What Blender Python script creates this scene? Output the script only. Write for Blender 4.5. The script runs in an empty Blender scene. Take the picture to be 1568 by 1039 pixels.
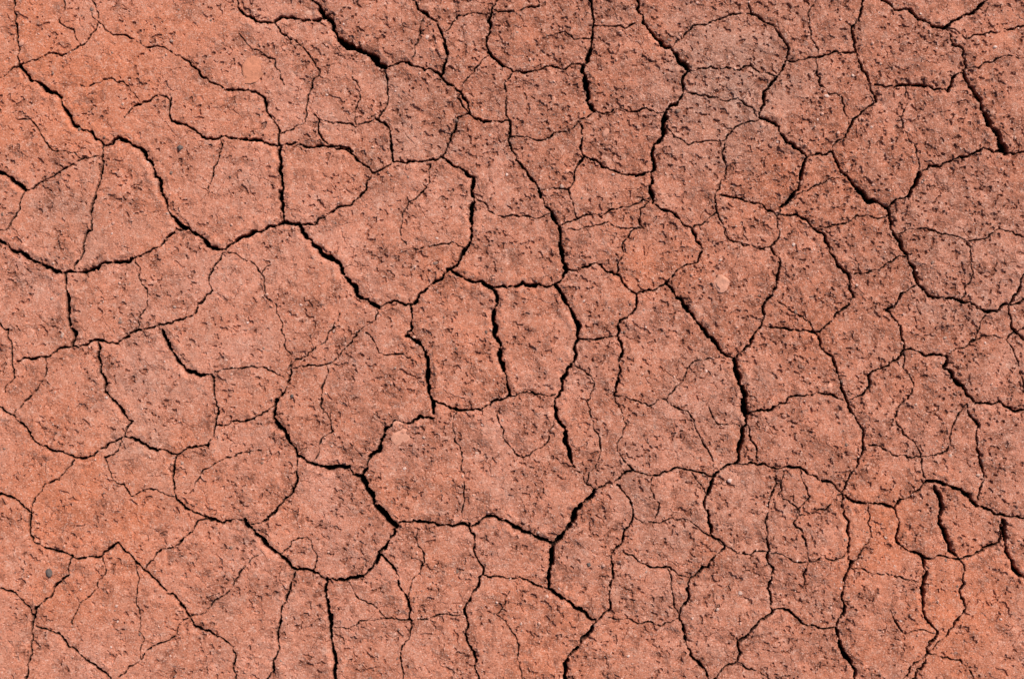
import bpy, math, random
import numpy as np
rng=np.random.RandomState(7); random.seed(7)
W,H=1568.0,1039.0      # mm extents of the surveyed patch (1 unit = 1 mm while modelling)

# ------------------------------------------------------------------ crack survey (mm, y downwards), width mm
C=[]
def c(w,*p): C.append((w,[(p[i],p[i+1]) for i in range(0,len(p),2)]))
# upper left
c(2.4,18,-20,22,20,25,45,30,72,29,101)
c(3.6,29,101,45,122,75,140,93,152,108,182,122,196)
c(2.6,122,196,140,202,158,222)
c(1.4,-10,117,29,101,55,92,95,86,122,70,150,35,140,0)
c(3.4,158,222,180,210,215,226,235,258,250,300,262,330)
c(4.2,262,330,290,350,312,366,326,380,345,382)
c(2.2,158,222,156,245,148,290,140,330,128,370,114,412)
c(4.4,-10,258,10,268,26,280,38,291)
c(1.6,38,291,60,280,95,260,125,243,158,240)
c(1.6,38,291,30,320,12,350,-10,358)
c(3.6,-10,364,30,384,62,403,98,418)
c(3.2,98,418,140,412,175,401,215,392)
c(2,215,392,245,378,270,350,290,350)
c(4.0,98,418,103,450,106,490,109,530)
c(2.4,109,530,150,520,180,526,210,505,250,497)
c(1.8,250,497,300,478,325,445,325,415,340,388)
c(2.2,109,530,75,546,25,553)
c(1.8,-8,486,12,505,18,545,22,578,8,600)
c(3.6,345,382,380,360,410,347,435,340,458,343)
c(5.0,458,343,470,365,490,385,515,400)
c(4.4,515,400,535,430,555,457,580,471)
c(3.8,435,338,430,300,428,260,430,226)
c(3.0,345,208,385,214,430,222)
c(2.4,262,150,262,185,300,200,345,208)
c(2.4,430,224,480,226,515,228,542,238,556,252,570,266)
c(1.8,262,155,240,146,215,160,190,180)
c(2.2,275,85,300,105,320,125,345,138,385,140,405,150,415,180,428,200,430,224)
c(1.4,275,85,240,70,205,60,160,45,140,20)
c(1.2,335,208,335,235,325,270,318,300)
c(2.0,570,266,600,248,640,248,675,240)
c(3.6,675,240,705,257,726,272,726,310,721,350,712,382,699,407)
c(2.2,570,266,560,290,535,315,500,330,458,343)
c(2.8,699,407,685,415,660,435,628,466,630,490,622,514)
c(4.6,622,514,645,528,655,560,658,605,664,632)
c(2.0,580,471,604,460,628,466)
c(1.5,580,471,575,490,540,520,520,545,490,560,445,565)
c(1.3,400,420,405,455,430,490,435,530,445,565)
c(1.2,340,388,380,400,400,420,415,405)
c(3.2,685,412,720,430,750,440,800,432,850,436)
c(4.2,850,436,867,412,859,380,857,348,845,325)
c(2.8,845,325,828,302,825,290)
c(4.6,750,440,755,490,766,532,774,572)
c(3.0,774,572,780,605)
c(4.4,850,436,866,462,880,486,885,520)
c(3.4,885,520,880,550,860,580,850,610,852,640,866,660)
c(4.6,866,660,872,690,880,715)
c(2.6,780,605,750,620,720,627,690,625,664,612)
c(1.6,780,605,815,600,850,604)
c(2.0,885,520,920,518,945,515)
c(2.2,867,412,900,408,920,405,945,420,960,440,975,450)
c(2.4,945,515,950,490,975,462,975,450)
c(1.8,975,450,1000,445,1020,433)
c(2.6,945,515,948,560,940,605)
c(1.5,940,605,970,612,1020,612,1060,640,1085,690,1090,730)
c(3.6,1020,433,1045,460,1065,490,1085,515,1105,540,1125,550)
c(6.5,1125,550,1131,580,1141,605,1141,635)
c(4.5,1141,635,1133,680,1125,710)
c(2.4,1125,550,1150,520,1165,500,1168,470,1188,440,1195,400,1180,378)
c(2.6,1141,635,1180,628,1220,605)
c(1.8,1220,605,1250,600,1290,612)
c(2.4,1165,500,1210,505,1250,510,1275,545,1285,580,1295,612,1310,640,1322,680)
c(1.8,1322,680,1315,710,1290,752)
c(2.2,1125,710,1150,708,1190,718,1225,715,1255,735,1290,755)
c(2.6,1290,755,1330,770,1370,778,1395,760,1415,740)
c(1.6,1145,650,1155,680,1165,705)
c(3.0,1125,710,1092,730,1080,760,1085,800,1110,835)
c(2.0,910,750,940,738,970,720,1000,728,1050,718,1090,730)
c(1.5,880,720,896,740,910,750)
c(5.2,910,750,882,780,866,812,846,835)
c(5.0,846,835,842,870,840,902)
c(3.6,840,902,870,920,900,944,915,950)
c(3.8,915,950,890,980,870,1005,858,1050)
c(3.6,846,832,810,815,775,797)
c(3.0,775,797,740,793,700,803,660,800,625,799,607,805)
c(7.0,607,805,585,782,570,755,553,730)
c(4.2,553,730,566,700,585,672,592,655)
c(3.0,592,655,625,648,664,640)
c(3.8,553,730,510,716,480,710,455,697)
c(4.4,455,697,440,670,426,650,424,612)
c(2.4,424,612,440,585,445,565)
c(3.4,607,805,580,845,555,882,530,888,500,886)
c(2.6,500,886,455,872)
c(4.4,455,872,430,850,400,822,375,795)
c(2.4,375,795,330,795,300,785,270,765,265,735,270,698)
c(2.6,455,700,455,735,432,770,400,800,385,802)
c(4.0,500,886,503,930,508,980,511,1050)
c(3.0,150,522,155,560,160,595,185,625,203,645)
c(1.8,203,645,190,668)
c(3.6,248,503,265,540,285,567,325,573)
c(2.0,325,573,328,610,330,650,318,682,270,696)
c(3.0,270,696,240,690,212,674,190,668)
c(1.3,325,573,345,565,385,560,420,570,440,585)
c(2.2,190,668,150,690,115,700,80,690,45,665,20,635,-10,614)
c(1.8,330,650,370,645,400,635,424,615)
c(1.4,190,668,160,700,170,730,200,760,240,750,265,760)
c(2.4,-10,758,25,765,48,785,46,815,68,838,110,850)
c(2.4,110,850,155,852,180,830,200,850,220,872)
c(2.8,220,872,245,895,270,915,290,945,332,975)
c(1.6,48,785,55,760,90,735,115,702)
c(2.4,110,850,105,880,80,912,55,930,50,960)
c(1.8,50,960,50,1000,42,1050)
c(1.8,220,872,240,845,275,830,300,800,330,795)
c(1.8,332,975,360,1000,370,1050)
c(1.4,290,945,265,975,215,1010,180,1036)
c(2.4,55,958,90,970,120,1000,145,1018,180,1050)
c(2.2,452,875,440,910,430,950,425,1000,410,1050)
c(1.4,395,850,370,872,350,905,320,930,290,945)
c(2.0,-10,900,20,905,45,930,50,960)
c(2.4,580,848,600,865,610,892,625,920,630,950)
c(1.6,630,950,615,990,615,1050)
c(2.2,718,800,725,840,740,870)
c(2.6,740,870,730,900,712,940,715,980,730,1010,732,1050)
c(1.8,740,880,780,885,810,890,840,903)
c(2.2,945,742,965,765,970,790,955,820,937,862,935,900,932,935,915,950)
c(1.4,511,960,550,950,600,945,630,950,680,940,712,940)
# top centre
c(5,470,-15,490,14,508,32)
c(7.0,508,32,520,60,550,76,573,88,590,103)
c(2.4,590,103,625,95,650,108,672,112,690,130,715,155,720,175)
c(3.0,360,-10,380,25,420,34,465,32,505,22)
c(2.8,612,-10,640,14,670,34,680,60)
c(3.6,680,60,685,88,675,118)
c(3.0,765,-10,754,12,750,50,748,80,765,97,785,110)
c(1.8,785,110,830,105,870,102,893,100)
c(2.6,900,-10,910,30,905,75)
c(4.8,905,75,892,110,900,138,910,170)
c(1.6,910,170,950,165,990,165,1018,172)
c(3.0,972,-10,985,35,1003,58)
c(4.6,1003,58,1028,73,1040,95,1057,108)
c(2.8,1057,108,1045,145,1020,168)
c(4.8,1020,168,1016,192,1001,222)
c(3.4,1001,222,997,270,1000,310)
c(2.4,1000,310,1030,325,1060,350,1075,385,1068,402)
c(2.0,1140,-10,1150,20,1185,38,1200,60,1205,92)
c(3.0,1205,92,1190,117,1170,140,1163,180)
c(3.2,1163,180,1193,194,1205,218,1237,240)
c(3.2,1237,240,1225,280,1205,310,1190,330)
c(1.8,1205,92,1250,88,1290,80,1312,80)
c(2.4,1325,-10,1305,40,1312,80,1330,120,1342,155)
c(1.8,1342,155,1310,180,1295,210,1275,232,1237,240)
c(3.0,1335,-10,1370,15,1410,30,1448,42,1490,20,1520,-10)
c(2.8,1340,130,1400,130,1452,140,1475,108)
c(2.0,1475,108,1475,75,1448,42)
c(4.0,1475,108,1492,142,1508,175)
c(7.0,1508,175,1528,205,1540,235)
c(2.8,1275,232,1297,268,1312,288)
c(5.6,1312,288,1330,308,1360,318)
c(3.2,1360,318,1390,302,1400,285)
c(4.8,1400,285,1408,264)
c(2.4,1408,264,1440,255,1480,240,1505,226,1540,232,1580,225)
c(3.2,1360,318,1370,360,1390,390,1405,430,1430,456)
c(2.8,1430,456,1470,460,1510,477,1540,465,1580,448)
c(2.0,1190,330,1220,328,1243,347)
c(3.0,1243,347,1270,385,1300,420,1308,455)
c(1.8,1308,455,1280,480,1250,510)
c(1.6,1308,420,1350,410,1388,393)
c(2.2,1405,435,1380,450,1358,475,1380,510,1385,535)
c(2.4,1385,535,1360,560,1320,605,1295,612)
c(2.2,1385,535,1420,545,1450,545)
c(4.0,1450,545,1445,563,1475,590,1493,618)
c(2.6,1493,618,1530,614,1580,628)
c(2.2,1480,618,1500,650,1500,700,1498,765)
c(3.6,1415,740,1440,738,1480,757,1510,778)
c(2.4,1510,778,1540,790,1580,790)
c(4.8,1430,742,1438,790,1452,830,1470,856)
c(2.6,1470,856,1505,842,1530,830,1535,795)
c(4.2,1535,795,1540,840,1575,890)
c(2.4,1370,778,1372,822,1400,845,1440,850,1470,856)
c(4.0,1410,850,1412,900,1413,935)
c(2.6,1413,935,1436,970,1420,1000,1395,1050)
c(2.4,1290,755,1298,810,1305,860,1290,910,1280,960)
c(4.6,1280,960,1292,1000,1310,1050)
c(2.2,1172,800,1175,850,1180,890,1183,935,1230,955,1280,960)
c(3.0,1183,937,1150,965,1130,985,1128,1012)
c(2.2,1128,1012,1100,1030,1090,1050)
c(2.6,1110,835,1085,868,1057,885,1053,920,1040,945,1050,980,1075,1020,1095,1050)
c(1.8,955,845,1010,868,1057,885)
c(1.6,932,945,980,955,1040,945)
c(1.5,1128,1012,1160,1025,1190,1050)
c(1.4,1110,835,1150,850,1200,850,1240,860,1300,840)
c(1.6,1370,1050,1395,1020,1420,1000,1470,1010,1500,1050)
c(1.8,1420,1000,1460,960,1480,930,1475,880,1470,856)
c(1.6,1190,718,1180,760,1172,800)
c(1.4,1225,715,1240,760,1215,800,1240,860,1230,900)
c(2.6,1568,420,1552,455,1545,480,1568,520)
# centre top
c(2.2,675,240,690,215,700,180,720,175)
c(2.2,720,175,755,185,780,185,778,215,790,245,810,270,825,290)
c(2.6,575,182,598,210,602,248)
c(1.6,590,103,595,150,575,182,545,195,510,190,488,182)
c(2.0,488,182,495,215,540,232)
c(1.6,488,182,470,160,490,110,470,80,430,50,420,34)
c(2.0,885,185,892,210,895,240,880,262,870,290)
c(1.6,910,172,885,185)
c(2.2,895,240,930,257,960,268,997,266)
c(1.4,785,110,775,150,782,185)
c(1.4,782,210,830,215,870,200,885,185)
c(1.6,825,292,870,290,878,315,885,335,920,332,955,318,998,300)
c(1.5,885,335,860,345)
c(1.5,945,405,955,370,985,350,980,320,998,300)
c(1.5,945,405,943,420)
c(1.6,1095,300,1112,255,1110,215,1135,190,1163,182)
c(1.8,1095,300,1140,308,1190,330)
c(1.5,1095,300,1098,325,1060,350)
c(1.6,1098,325,1110,360,1150,375,1180,378,1190,330)
c(1.5,1068,402,1035,415,1020,433)
c(1.3,1018,190,1055,222,1090,215,1110,215)
c(1.6,1057,108,1100,105,1150,100,1190,117)
c(1.5,1030,72,1060,40,1100,30,1150,20)
c(1.6,972,35,940,40,910,38)
c(1.4,1163,182,1130,150,1100,150,1045,145)
c(1.4,615,330,612,355,622,375)
c(1.4,726,300,760,330,800,330,845,325)
c(1.3,660,250,650,290,625,310,615,330)
c(1.3,630,380,670,375,712,382)
c(1.2,205,392,215,430,225,470,210,505)
c(1.3,750,20,700,25,680,50)
c(1.4,855,50,905,60)
c(1.5,820,-10,825,10,790,20,754,14)
c(1.3,700,630,705,690,710,740,700,803)
c(1.3,765,625,770,670,800,700,850,640)
c(1.2,880,560,910,590,905,640,920,690,896,740)
c(1.3,940,605,960,650,945,690,970,720)
c(1.3,1385,535,1400,590,1370,640,1410,700,1415,740)
c(1.3,1410,700,1450,690,1460,650,1480,618)
c(1.4,1322,680,1360,690,1410,700)
c(1.3,1450,545,1480,530,1540,520,1568,500)
c(1.3,1540,520,1560,560,1568,600)
c(1.3,1510,477,1500,500,1480,530)
c(1.3,1250,350,1300,340,1360,330)
c(1.3,1205,310,1240,290,1297,268)
c(1.4,1475,108,1520,95,1580,90)
c(1.4,1448,42,1480,60,1530,50,1580,40)
c(1.3,1370,360,1420,350,1480,370,1530,350,1580,372)
c(1.2,1480,370,1490,420,1470,460)
c(1.3,97,0,90,30,122,70)
c(1.2,122,130,170,120,200,140,215,160)
c(1.2,500,560,490,620,510,660,480,708)
c(1.2,560,510,580,540,640,560)
c(1.3,70,545,60,590,20,635)
c(1.2,155,852,150,900,110,960)
c(1.2,200,850,210,900,215,950,215,1010)
c(1.3,480,888,485,850,470,820,430,850)
c(1.2,640,810,650,860,625,920)
c(1.2,1000,728,1010,770,1000,800,970,790)
c(1.3,1000,800,1060,800,1110,835)
c(1.2,1330,770,1330,830,1305,860)
c(1.2,1300,870,1350,880,1410,890)
c(1.3,1360,930,1385,970,1436,970)
# extra fine ones
c(1.2,365,50,400,80,420,90,435,130)
c(1.2,470,160,465,190,430,205)
c(1.2,540,110,552,150,545,195)
c(1.2,625,95,640,60,650,25)
c(1.2,720,175,700,150,715,120,748,85)
c(1.2,1250,0,1240,45,1250,88)
c(1.2,1250,88,1255,130,1290,150,1300,190)
c(1.2,1385,130,1380,180,1400,220,1408,264)
c(1.2,1020,612,1045,585,1060,555,1110,548)
c(1.2,1055,718,1075,745,1082,760)
c(1.2,1085,620,1100,650,1135,655)
c(1.2,1020,868,1030,910,1040,945)
c(1.2,780,905,760,940,790,975,800,1039)
c(1.2,440,565,470,545,500,520,520,480)
c(1.2,20,180,60,200,80,230,125,243)
c(1.2,290,755,310,720,350,700,400,690)
c(1.2,530,888,560,920,590,945)
c(1.2,1190,460,1220,480,1250,510)
c(1.2,870,350,910,345,950,350,985,350)
c(1.2,1200,720,1190,760,1225,790,1265,780,1290,755)

# ------------------------------------------------------------------ grid
core=1.08
xs=np.arange(-12,W+12.01,core); ys=np.arange(-12,H+12.01,core)
def extend(a):
    st=[];d=0;s=1.0
    while d<300: 
        s=min(s*1.09,4); d+=s; st.append(d)
    while d<60000: 
        s*=1.18; d+=s; st.append(d)
    st=np.array(st)
    return np.concatenate([(a[0]-st)[::-1],a,a[-1]+st]),len(st)
gx,ox=extend(xs); gy,oy=extend(ys)
X,Y=np.meshgrid(gx.astype(np.float32),gy.astype(np.float32))
NY,NX=X.shape

# ------------------------------------------------------------------ noise
perm=rng.permutation(1024).astype(np.int32)
ang=rng.rand(1024).astype(np.float32)*6.2831853
GXv,GYv=np.cos(ang),np.sin(ang)
def perlin(x,y,seed=0):
    ra=seed*1.37+.4;cr,sr=np.float32(math.cos(ra)),np.float32(math.sin(ra))
    x,y=x*cr-y*sr,x*sr+y*cr
    xi=np.floor(x);yi=np.floor(y);fx=x-xi;fy=y-yi
    xi=xi.astype(np.int32);yi=yi.astype(np.int32)
    u=fx*fx*fx*(fx*(fx*6-15)+10);v=fy*fy*fy*(fy*(fy*6-15)+10)
    def g(i,j,dx,dy):
        h=perm[(perm[(xi+i+seed*57)&1023]+yi+j+seed*131)&1023]
        return GXv[h]*dx+GYv[h]*dy
    a=g(0,0,fx,fy);b=g(1,0,fx-1,fy);cc=g(0,1,fx,fy-1);d=g(1,1,fx-1,fy-1)
    return (a+(b-a)*u+(cc-a)*v+(a-b-cc+d)*u*v)*1.5
def fbm(x,y,s,o,seed,gain=.5):
    r=0;a=1
    for k in range(o):
        r=r+a*perlin(x/s,y/s,seed+k*3);a*=gain;s*=.5
    return r
def sst(a,b,x):
    t=np.clip((x-a)/(b-a),0,1);return t*t*(3-2*t)

# ------------------------------------------------------------------ crack signed distance
D=np.full((NY,NX),60.,np.float32); Wd=np.ones((NY,NX),np.float32)*1.5
def rough(pts,amp):
    out=[]
    for k in range(len(pts)-1):
        seg=[pts[k],pts[k+1]]
        while math.dist(seg[0],seg[1])>4.5:
            n=[]
            for i in range(len(seg)-1):
                a,b=seg[i],seg[i+1];l=math.dist(a,b)
                o=max(-2,min(2,random.gauss(0,1)))*amp*l
                n+= [a,((a[0]+b[0])/2-(b[1]-a[1])/max(l,.01)*o,(a[1]+b[1])/2+(b[0]-a[0])/max(l,.01)*o)]
            n.append(seg[-1]); seg=n
        out+=seg[:-1]
    out.append(pts[-1]);return out
R=26
for w,p in C:
    q=rough(p,.095); n=len(q)
    ph=random.random()*10
    for i in range(n-1):
        (ax,ay),(bx,by)=q[i],q[i+1]
        t=i/max(n-1,1)
        ww=(w*1.12 if w>3.1 else w*.98 if w>1.7 else w*.80)*(.82+.32*math.sin(i*.31+ph)+.26*math.sin(i*.83+ph*2)+.15*math.sin(i*2.1+ph))
        ww*=.66+.34*min(1,min(t,1-t)*6)
        ww=max(ww,.35)
        i0=int((min(ax,bx)-R-gx[ox])/core)+ox; i1=int((max(ax,bx)+R-gx[ox])/core)+ox
        j0=int((min(ay,by)-R-gy[oy])/core)+oy; j1=int((max(ay,by)+R-gy[oy])/core)+oy
        i0=max(i0,0);j0=max(j0,0);i1=min(i1,NX);j1=min(j1,NY)
        if i1<=i0 or j1<=j0: continue
        x=X[j0:j1,i0:i1];y=Y[j0:j1,i0:i1]
        dx,dy=bx-ax,by-ay;L=dx*dx+dy*dy+1e-6
        s=np.clip(((x-ax)*dx+(y-ay)*dy)/L,0,1)
        d=np.hypot(x-ax-s*dx,y-ay-s*dy)-ww/2
        m=d<D[j0:j1,i0:i1]
        D[j0:j1,i0:i1][m]=d[m];Wd[j0:j1,i0:i1][m]=ww

def vor(x,y,cell,seed):
    xi=np.floor(x/cell).astype(np.int32);yi=np.floor(y/cell).astype(np.int32)
    f1=np.full(x.shape,1e9,np.float32);p1x=np.zeros_like(f1);p1y=np.zeros_like(f1)
    pts=[]
    for i in (-1,0,1):
        for j in (-1,0,1):
            h=perm[(perm[(xi+i+seed)&1023]+yi+j)&1023];h2=perm[(h+511)&1023]
            px=(xi+i+.5+(h/1024.-.5)*.9)*cell;py=(yi+j+.5+(h2/1024.-.5)*.9)*cell
            px=px.astype(np.float32);py=py.astype(np.float32)
            d=np.hypot(x-px,y-py);m=d<f1
            f1=np.where(m,d,f1);p1x=np.where(m,px,p1x);p1y=np.where(m,py,p1y);pts.append((px,py,d))
    e=np.full(x.shape,1e9,np.float32)
    for px,py,d in pts:
        dd=np.hypot(px-p1x,py-p1y);ok=dd>1e-3
        ed=((d*d-f1*f1)/(2*np.maximum(dd,1e-3)))
        e=np.where(ok&(ed<e),ed,e)
    return e
outside=np.maximum(np.maximum(-X-8,X-W-8),np.maximum(-Y-8,Y-H-8))
near=1-sst(350,800,outside)
wx=X+14*perlin(X/60,Y/60,3)+5*perlin(X/18,Y/18,4);wy=Y+14*perlin(X/60,Y/60,5)+5*perlin(X/18,Y/18,6)
DV=vor(wx,wy,115,11)-1.6
out=outside>0
D=np.where(out&(DV<D),DV,D);Wd=np.where(out&(D==DV),3.2,Wd)
# hairline secondary cracks, broken up
h1=vor(wx+300+3*perlin(X/7,Y/7,8),wy+3*perlin(X/7,Y/7,9),46,77)-.2
hm=sst(.0,.25,perlin(X/60,Y/60,21)+.5*perlin(X/20,Y/20,22))
# ------------------------------------------------------------------ relief
n_r=perlin(X/4.2,Y/4.2,31)
edge_n=perlin(X/9,Y/9,32)
Dr=D+n_r*.75+edge_n*.8
depth=np.clip(Wd*5.5,2.6,28)
carve=1-sst(-.55,.75,Dr-.2)
carve*=near
# regional character
def blob(x,y,r,k=1): return k*np.exp(-((X-x)**2+(Y-y)**2)/(2*r*r))
region=blob(1080,60,230,.55)+blob(820,80,120,.5)+blob(1480,280,170,.55)+blob(1340,620,170,.35)+blob(620,120,110,.3)+blob(1180,330,160,.25)+blob(600,620,110,.3)+blob(1000,900,150,.2)+blob(1250,980,120,.3)
region-=blob(150,60,170,.5)+blob(90,900,200,.2)+blob(420,440,110,.35)+blob(120,720,170,.35)+blob(1480,940,90,.35)+blob(1020,390,60,.35)+blob(1330,820,60,.35)+blob(480,250,90,.2)
rm=fbm(X,Y,55,3,41)
roughm=sst(-.6,.6,rm*.8+region*.8)            # 0 smooth crust .. 1 pitted crust
far=1-sst(60,600,outside)
a1=fbm(X,Y,150,2,51)*2.5
a2=perlin(X/34,Y/34,61)*1.9+perlin(X/19,Y/19,62)*1.5
b=perlin(X/10.5,Y/10.5,63);b2=perlin(X/6.3,Y/6.3,64);b3=perlin(X/3.9,Y/3.9,65);b4=rng.randn(NY,NX).astype(np.float32)*.28
# flaked-off crust: ragged hollows in clusters, more of them beside the cracks
fn=perlin(X/22,Y/22,71)+.6*perlin(X/10,Y/10,72)+.35*b2+.28*b3+.25*perlin(X/70,Y/70,73)+.16*np.exp(-((D-7)/7)**2)*sst(1.3,3,Wd)
thr=.46-.38*roughm
flake=sst(thr,thr+.20,fn)
# deep little pits, gathered in groups
pg=sst(-.15,.45,perlin(X/42,Y/42,74)+.5*roughm-.1)
fn2=perlin(X/10,Y/10,75)+.55*perlin(X/5,Y/5,76)+.25*b3
pt=.62-.34*pg
pock=sst(pt,pt+.22,fn2)
crumb=b*.85+b2*.72+b3*.60+b4*.42
amp=.27+.36*roughm+.48*flake
Z=a1+a2*(.4+.5*roughm)*near+(crumb*amp-flake*(.6+.6*roughm)-pock*(1.1+1.7*pg))*far
Z+=-1.5*np.exp(-np.maximum(D,0)/4.0)*sst(1.0,4.0,Wd)*near*(1+.8*edge_n)
Z+=1.1*np.exp(-((D-8-3*edge_n)/5)**2)*sst(1.2,3.5,Wd)*near*(1+.9*b)
hair=(1-sst(-.3,.6,h1+b3*.4))*hm*near*(1-carve)
Z-=hair*1.7
Z-=carve*depth*(.85+.25*b)
# attributes
tone=np.clip(.55+.5*fbm(X,Y,120,3,81)-.28*region,0,1)
crackA=np.clip(carve*sst(-.2,1.4,Wd+.6)+hair*.4,0,1)  # mask for the shade painted inside cracks and hairlines
rough_attr=np.clip(.36*roughm+.32*flake+.42*pock*(.35+pg)+.14*b+.10*b2,0,1)
orange=np.clip(blob(110,110,130,.8)+blob(90,800,150,.5)+blob(200,760,100,.4)+blob(1480,940,80,.8)+blob(1020,395,55,.5)+blob(1330,820,60,.7)+blob(1250,290,80,.5)+blob(850,990,90,.5)+blob(690,500,70,.4)+blob(1250,560,90,.3)+.3*perlin(X/90,Y/90,91)+.18,0,1)
grey=np.clip(blob(1120,130,80,.9)+blob(220,560,70,.25)+blob(1500,400,110,.35)+blob(1110,590,60,.25)+blob(1050,800,120,.25)+blob(200,690,50,.45)+blob(650,180,70,.3)+blob(90,340,60,.25)+.3*perlin(X/50,Y/50,95)-.05,0,1)

# ------------------------------------------------------------------ mesh (metres, centred, y up)
co=np.empty((NY,NX,3),np.float32)
co[...,0]=(X-W/2)*.001;co[...,1]=(H/2-Y)*.001;co[...,2]=Z*.001
co=co[::-1].copy()
def fl(a): return np.ascontiguousarray(a[::-1].astype(np.float32)).ravel()
me=bpy.data.meshes.new("cracked_ground")
nv=NX*NY;nf=(NX-1)*(NY-1)
me.vertices.add(nv);me.vertices.foreach_set("co",co.ravel())
idx=np.arange(nv,dtype=np.int32).reshape(NY,NX)
q=np.stack([idx[:-1,:-1],idx[:-1,1:],idx[1:,1:],idx[1:,:-1]],-1).reshape(-1)
me.loops.add(nf*4);me.loops.foreach_set("vertex_index",q)
me.polygons.add(nf);me.polygons.foreach_set("loop_start",np.arange(0,nf*4,4,dtype=np.int32))
me.update(calc_edges=True)
me.shade_flat()
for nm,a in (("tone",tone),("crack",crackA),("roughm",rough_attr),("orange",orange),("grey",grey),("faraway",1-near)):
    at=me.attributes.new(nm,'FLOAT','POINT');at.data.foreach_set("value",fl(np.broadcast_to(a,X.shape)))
ground=bpy.data.objects.new("cracked_ground",me);bpy.context.collection.objects.link(ground)

# ------------------------------------------------------------------ materials
def lin(r,g,b):
    f=lambda v:(v/255/12.92 if v/255<=.04045 else ((v/255+.055)/1.055)**2.4)
    return (f(r),f(g),f(b),1)
def newmat(n):
    m=bpy.data.materials.new(n);m.use_nodes=True;nt=m.node_tree
    return m,nt,nt.nodes["Principled BSDF"]
m,nt,bs=newmat("red_clay");N=nt.nodes;Lk=nt.links
def nd(t,**k):
    x=N.new(t)
    for a,v in k.items(): setattr(x,a,v)
    return x
def attr(n): x=nd("ShaderNodeAttribute",attribute_name=n);return x.outputs["Fac"]
def mix(f,a,b_,bt='MIX'):
    x=nd("ShaderNodeMix",data_type='RGBA',blend_type=bt)
    for s,v in ((x.inputs[0],f),(x.inputs[6],a),(x.inputs[7],b_)):
        if hasattr(v,"links"): Lk.new(v,s)
        else: s.default_value=v
    return x.outputs[2]
def math_(op,a,b_=0.,cl=False):
    x=nd("ShaderNodeMath",operation=op,use_clamp=cl)
    for s,v in ((x.inputs[0],a),(x.inputs[1],b_)):
        if hasattr(v,"links"): Lk.new(v,s)
        else: s.default_value=v
    return x.outputs[0]
geo=nd("ShaderNodeNewGeometry");pos=geo.outputs["Position"]
def noise(s,d=4,r=.6,dis=0):
    x=nd("ShaderNodeTexNoise");x.inputs["Scale"].default_value=s;x.inputs["Detail"].default_value=d;x.inputs["Roughness"].default_value=r;x.inputs["Distortion"].default_value=dis
    Lk.new(pos,x.inputs["Vector"]);return x.outputs["Fac"]
def ramp(v,a,b_):
    x=nd("ShaderNodeMapRange");x.inputs[1].default_value=a;x.inputs[2].default_value=b_;Lk.new(v,x.inputs[0]);return x.outputs[0]
pink=lin(222,149,124);brown=lin(144,86,65);orng=lin(216,128,93);gry=lin(204,154,134);pale=lin(238,190,168);deep=lin(36,20,16)  # deep: near-black tone for painted shade in the cracks
col=mix(attr("tone"),lin(199,126,99),pink)
col=mix(attr("orange"),col,orng)
col=mix(attr("grey"),col,gry)
col=mix(attr("roughm"),col,brown)
nz=noise(85,4,.75)
col=mix(math_('MULTIPLY',ramp(nz,.53,.72),.50),col,lin(140,84,64))
col=mix(math_('MULTIPLY',ramp(nz,.48,.28),.5),col,pale)
nz2=noise(400,2,.8)
col=mix(math_('MULTIPLY',ramp(nz2,.57,.70),.8),col,lin(98,56,42))
col=mix(math_('MULTIPLY',ramp(nz2,.43,.30),.7),col,lin(244,204,186))
# far field cracks (beyond the modelled ones), flat, their shade drawn in colour
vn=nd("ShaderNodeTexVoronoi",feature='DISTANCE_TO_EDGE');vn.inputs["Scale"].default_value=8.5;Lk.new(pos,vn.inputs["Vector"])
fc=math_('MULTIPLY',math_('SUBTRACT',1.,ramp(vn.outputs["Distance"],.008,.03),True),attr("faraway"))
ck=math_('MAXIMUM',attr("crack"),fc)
col=mix(ck,col,deep)  # crack shade put into the base colour, on top of the carved depth
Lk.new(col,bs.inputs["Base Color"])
bs.inputs["Roughness"].default_value=.95
bs.inputs["Specular IOR Level"].default_value=.12
bh=math_('MULTIPLY',noise(620,3,.8),.0022)
bp=nd("ShaderNodeBump");bp.inputs["Strength"].default_value=.9;bp.inputs["Distance"].default_value=1.;Lk.new(bh,bp.inputs["Height"])
Lk.new(bp.outputs[0],bs.inputs["Normal"])
me.materials.append(m)

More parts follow.
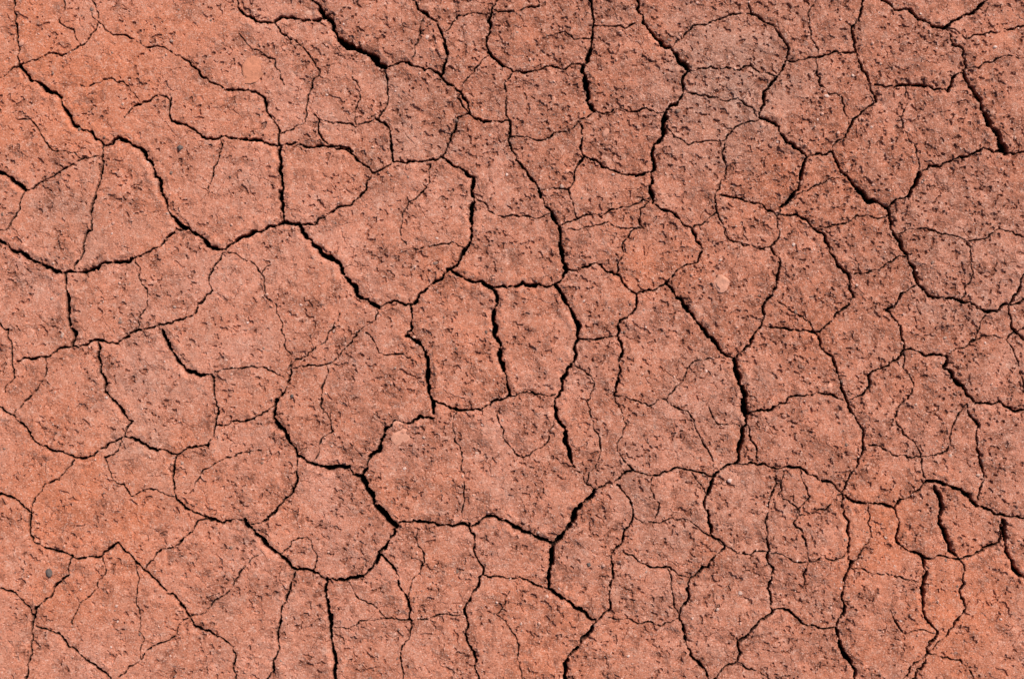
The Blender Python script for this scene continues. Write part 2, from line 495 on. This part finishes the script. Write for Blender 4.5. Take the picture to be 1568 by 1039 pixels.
# ------------------------------------------------------------------ loose crumbs and pebbles
def ij(x,y): return int(round((y-gy[oy])/core))+oy,int(round((x-gx[ox])/core))+ox
def hgt(x,y):
    k=ij(x,y);return Z[k],carve[k]
import bmesh
def ico(sub):
    b_=bmesh.new();bmesh.ops.create_icosphere(b_,subdivisions=sub,radius=1)
    v=np.array([x.co[:] for x in b_.verts],np.float32);f=np.array([[w.index for w in p.verts] for p in b_.faces],np.int32);b_.free();return v,f
def scatter(name,items,sub,mat,lift=.35):
    v0,f0=ico(sub);V=[];F=[];k=0
    for (x,y,r,flat) in items:
        z,_=hgt(x,y)
        s=np.array([r*random.uniform(.8,1.3),r*random.uniform(.7,1.1),r*flat])
        v=v0*(1+rng.randn(len(v0),1)*(.10 if sub<3 else .03))
        for _k in range(5 if sub>2 else 3):
            fr=rng.randn(3)*(2.4 if sub>2 else 1.6);v=v*(1+.10*np.sin(v@fr+fr[0]*3)[:,None])
        v=v*s;a=random.random()*6.28
        rx=v[:,0]*math.cos(a)-v[:,1]*math.sin(a);ry=v[:,0]*math.sin(a)+v[:,1]*math.cos(a)
        V.append(np.stack([(x-W/2+rx),(H/2-y+ry),z+v[:,2]+s[2]*lift],-1)*.001);F.append(f0+k);k+=len(v0)
    V=np.concatenate(V);F=np.concatenate(F)
    mm=bpy.data.meshes.new(name);mm.from_pydata(V.tolist(),[],F.tolist());mm.update()
    if sub>1:
        mm.polygons.foreach_set("use_smooth",[True]*len(mm.polygons))
    mm.materials.append(mat);o=bpy.data.objects.new(name,mm);bpy.context.collection.objects.link(o);return o
def stonemat(name,stops,sc=300):
    mt,t,b_=newmat(name)
    g=t.nodes.new("ShaderNodeNewGeometry");r=t.nodes.new("ShaderNodeValToRGB");r.color_ramp.interpolation='LINEAR'
    e=r.color_ramp.elements
    e[0].position=0;e[0].color=stops[0];e[1].position=1;e[1].color=stops[-1]
    for i,s in enumerate(stops[1:-1]):
        x=e.new((i+1)/(len(stops)-1));x.color=s
    t.links.new(g.outputs["Random Per Island"],r.inputs[0])
    n=t.nodes.new("ShaderNodeTexNoise");n.inputs["Scale"].default_value=sc;n.inputs["Detail"].default_value=5;n.inputs["Roughness"].default_value=.7
    t.links.new(g.outputs["Position"],n.inputs["Vector"])
    mx=t.nodes.new("ShaderNodeMix");mx.data_type='RGBA';mx.blend_type='MULTIPLY';mx.inputs[0].default_value=.7
    rr=t.nodes.new("ShaderNodeMapRange");rr.inputs[1].default_value=.32;rr.inputs[2].default_value=.58;rr.inputs[3].default_value=.5
    t.links.new(n.outputs["Fac"],rr.inputs[0]);t.links.new(r.outputs[0],mx.inputs[6]);t.links.new(rr.outputs[0],mx.inputs[7])
    t.links.new(mx.outputs[2],b_.inputs["Base Color"]);b_.inputs["Roughness"].default_value=.9;b_.inputs["Specular IOR Level"].default_value=.2
    bb=t.nodes.new("ShaderNodeBump");bb.inputs["Distance"].default_value=.0015;t.links.new(n.outputs["Fac"],bb.inputs["Height"]);t.links.new(bb.outputs[0],b_.inputs["Normal"])
    return mt
cm=stonemat("clay_crumbs",[lin(150,90,70),lin(188,118,92),lin(214,148,124),lin(232,180,158)])
gm=stonemat("mixed_gravel",[lin(128,100,88),lin(160,122,106),lin(206,164,146),lin(236,196,180),lin(180,112,88)])
items=[]
while len(items)<9000:
    x=random.uniform(-5,W+5);y=random.uniform(-5,H+5);z,cv=hgt(x,y);k=ij(x,y)
    rr=float(rough_attr[k])+(.3 if D[k]<8 else 0)
    if (cv<.1 or (Wd[k]<2.4 and random.random()<.5)) and random.random()<.15+rr: items.append((x,y,min(.5+random.expovariate(2.4),2.4),.7))
scatter("soil_crumbs",items,1,cm)
items=[]
while len(items)<600:
    x=random.uniform(0,W);y=random.uniform(0,H)
    if hgt(x,y)[1]<.1: items.append((x,y,min(.8+random.expovariate(1.5),3.0),.45))
scatter("small_pebbles",items,2,gm,.1)
# individually visible stones
pm=stonemat("pale_stone",[lin(220,152,126),lin(222,156,130)],70)
sm=stonemat("clay_lump",[lin(208,134,104),lin(210,136,106)],90)
dm=stonemat("dark_stone",[lin(98,84,78),lin(112,96,90)],200)
for (x,y,r,fl_,mt) in [(614,666,18,.09,pm),(1104,434,10,.28,pm),(385,110,17,.06,sm),(1270,590,4.5,.3,pm),(928,202,6,.35,pm),(848,152,4,.4,pm),(662,76,4,.4,pm),(868,262,4,.4,pm),
    (75,876,5,.5,dm),(276,226,4,.5,dm),(447,606,3.5,.6,dm),(902,864,3.5,.6,dm),(33,66,3.5,.6,pm)]:
    scatter("stone",[(x,y,r,fl_)],4 if r>8 else 3,mt,.1)

# ------------------------------------------------------------------ light, camera
sc=bpy.context.scene
w=bpy.data.worlds.new("World");sc.world=w;w.use_nodes=True;t=w.node_tree
sky=t.nodes.new("ShaderNodeTexSky");sky.sky_type='NISHITA';sky.sun_disc=False
el=math.radians(43);az=math.radians(40)   # azimuth clockwise from +Y (towards the upper right)
sky.sun_elevation=el;sky.sun_rotation=az
t.links.new(sky.outputs[0],t.nodes["Background"].inputs[0]);t.nodes["Background"].inputs[1].default_value=.085
sl=bpy.data.lights.new("sun",'SUN');sl.energy=5.0;sl.angle=math.radians(.53);sl.color=(1,.955,.88)
so=bpy.data.objects.new("sun",sl);sc.collection.objects.link(so)
from mathutils import Vector
dv=Vector((math.sin(az)*math.cos(el),math.cos(az)*math.cos(el),math.sin(el)))
so.rotation_euler=dv.to_track_quat('Z','Y').to_euler();so.location=(0,0,5)
cd=bpy.data.cameras.new("camera");cam=bpy.data.objects.new("camera",cd);sc.collection.objects.link(cam)
cam.location=(0,0,2.6);cd.sensor_width=36;cd.lens=36*2.6/1.568;cd.clip_start=.05;cd.clip_end=500
sc.camera=cam
sc.view_settings.view_transform='Standard';sc.view_settings.look='None';sc.view_settings.exposure=0
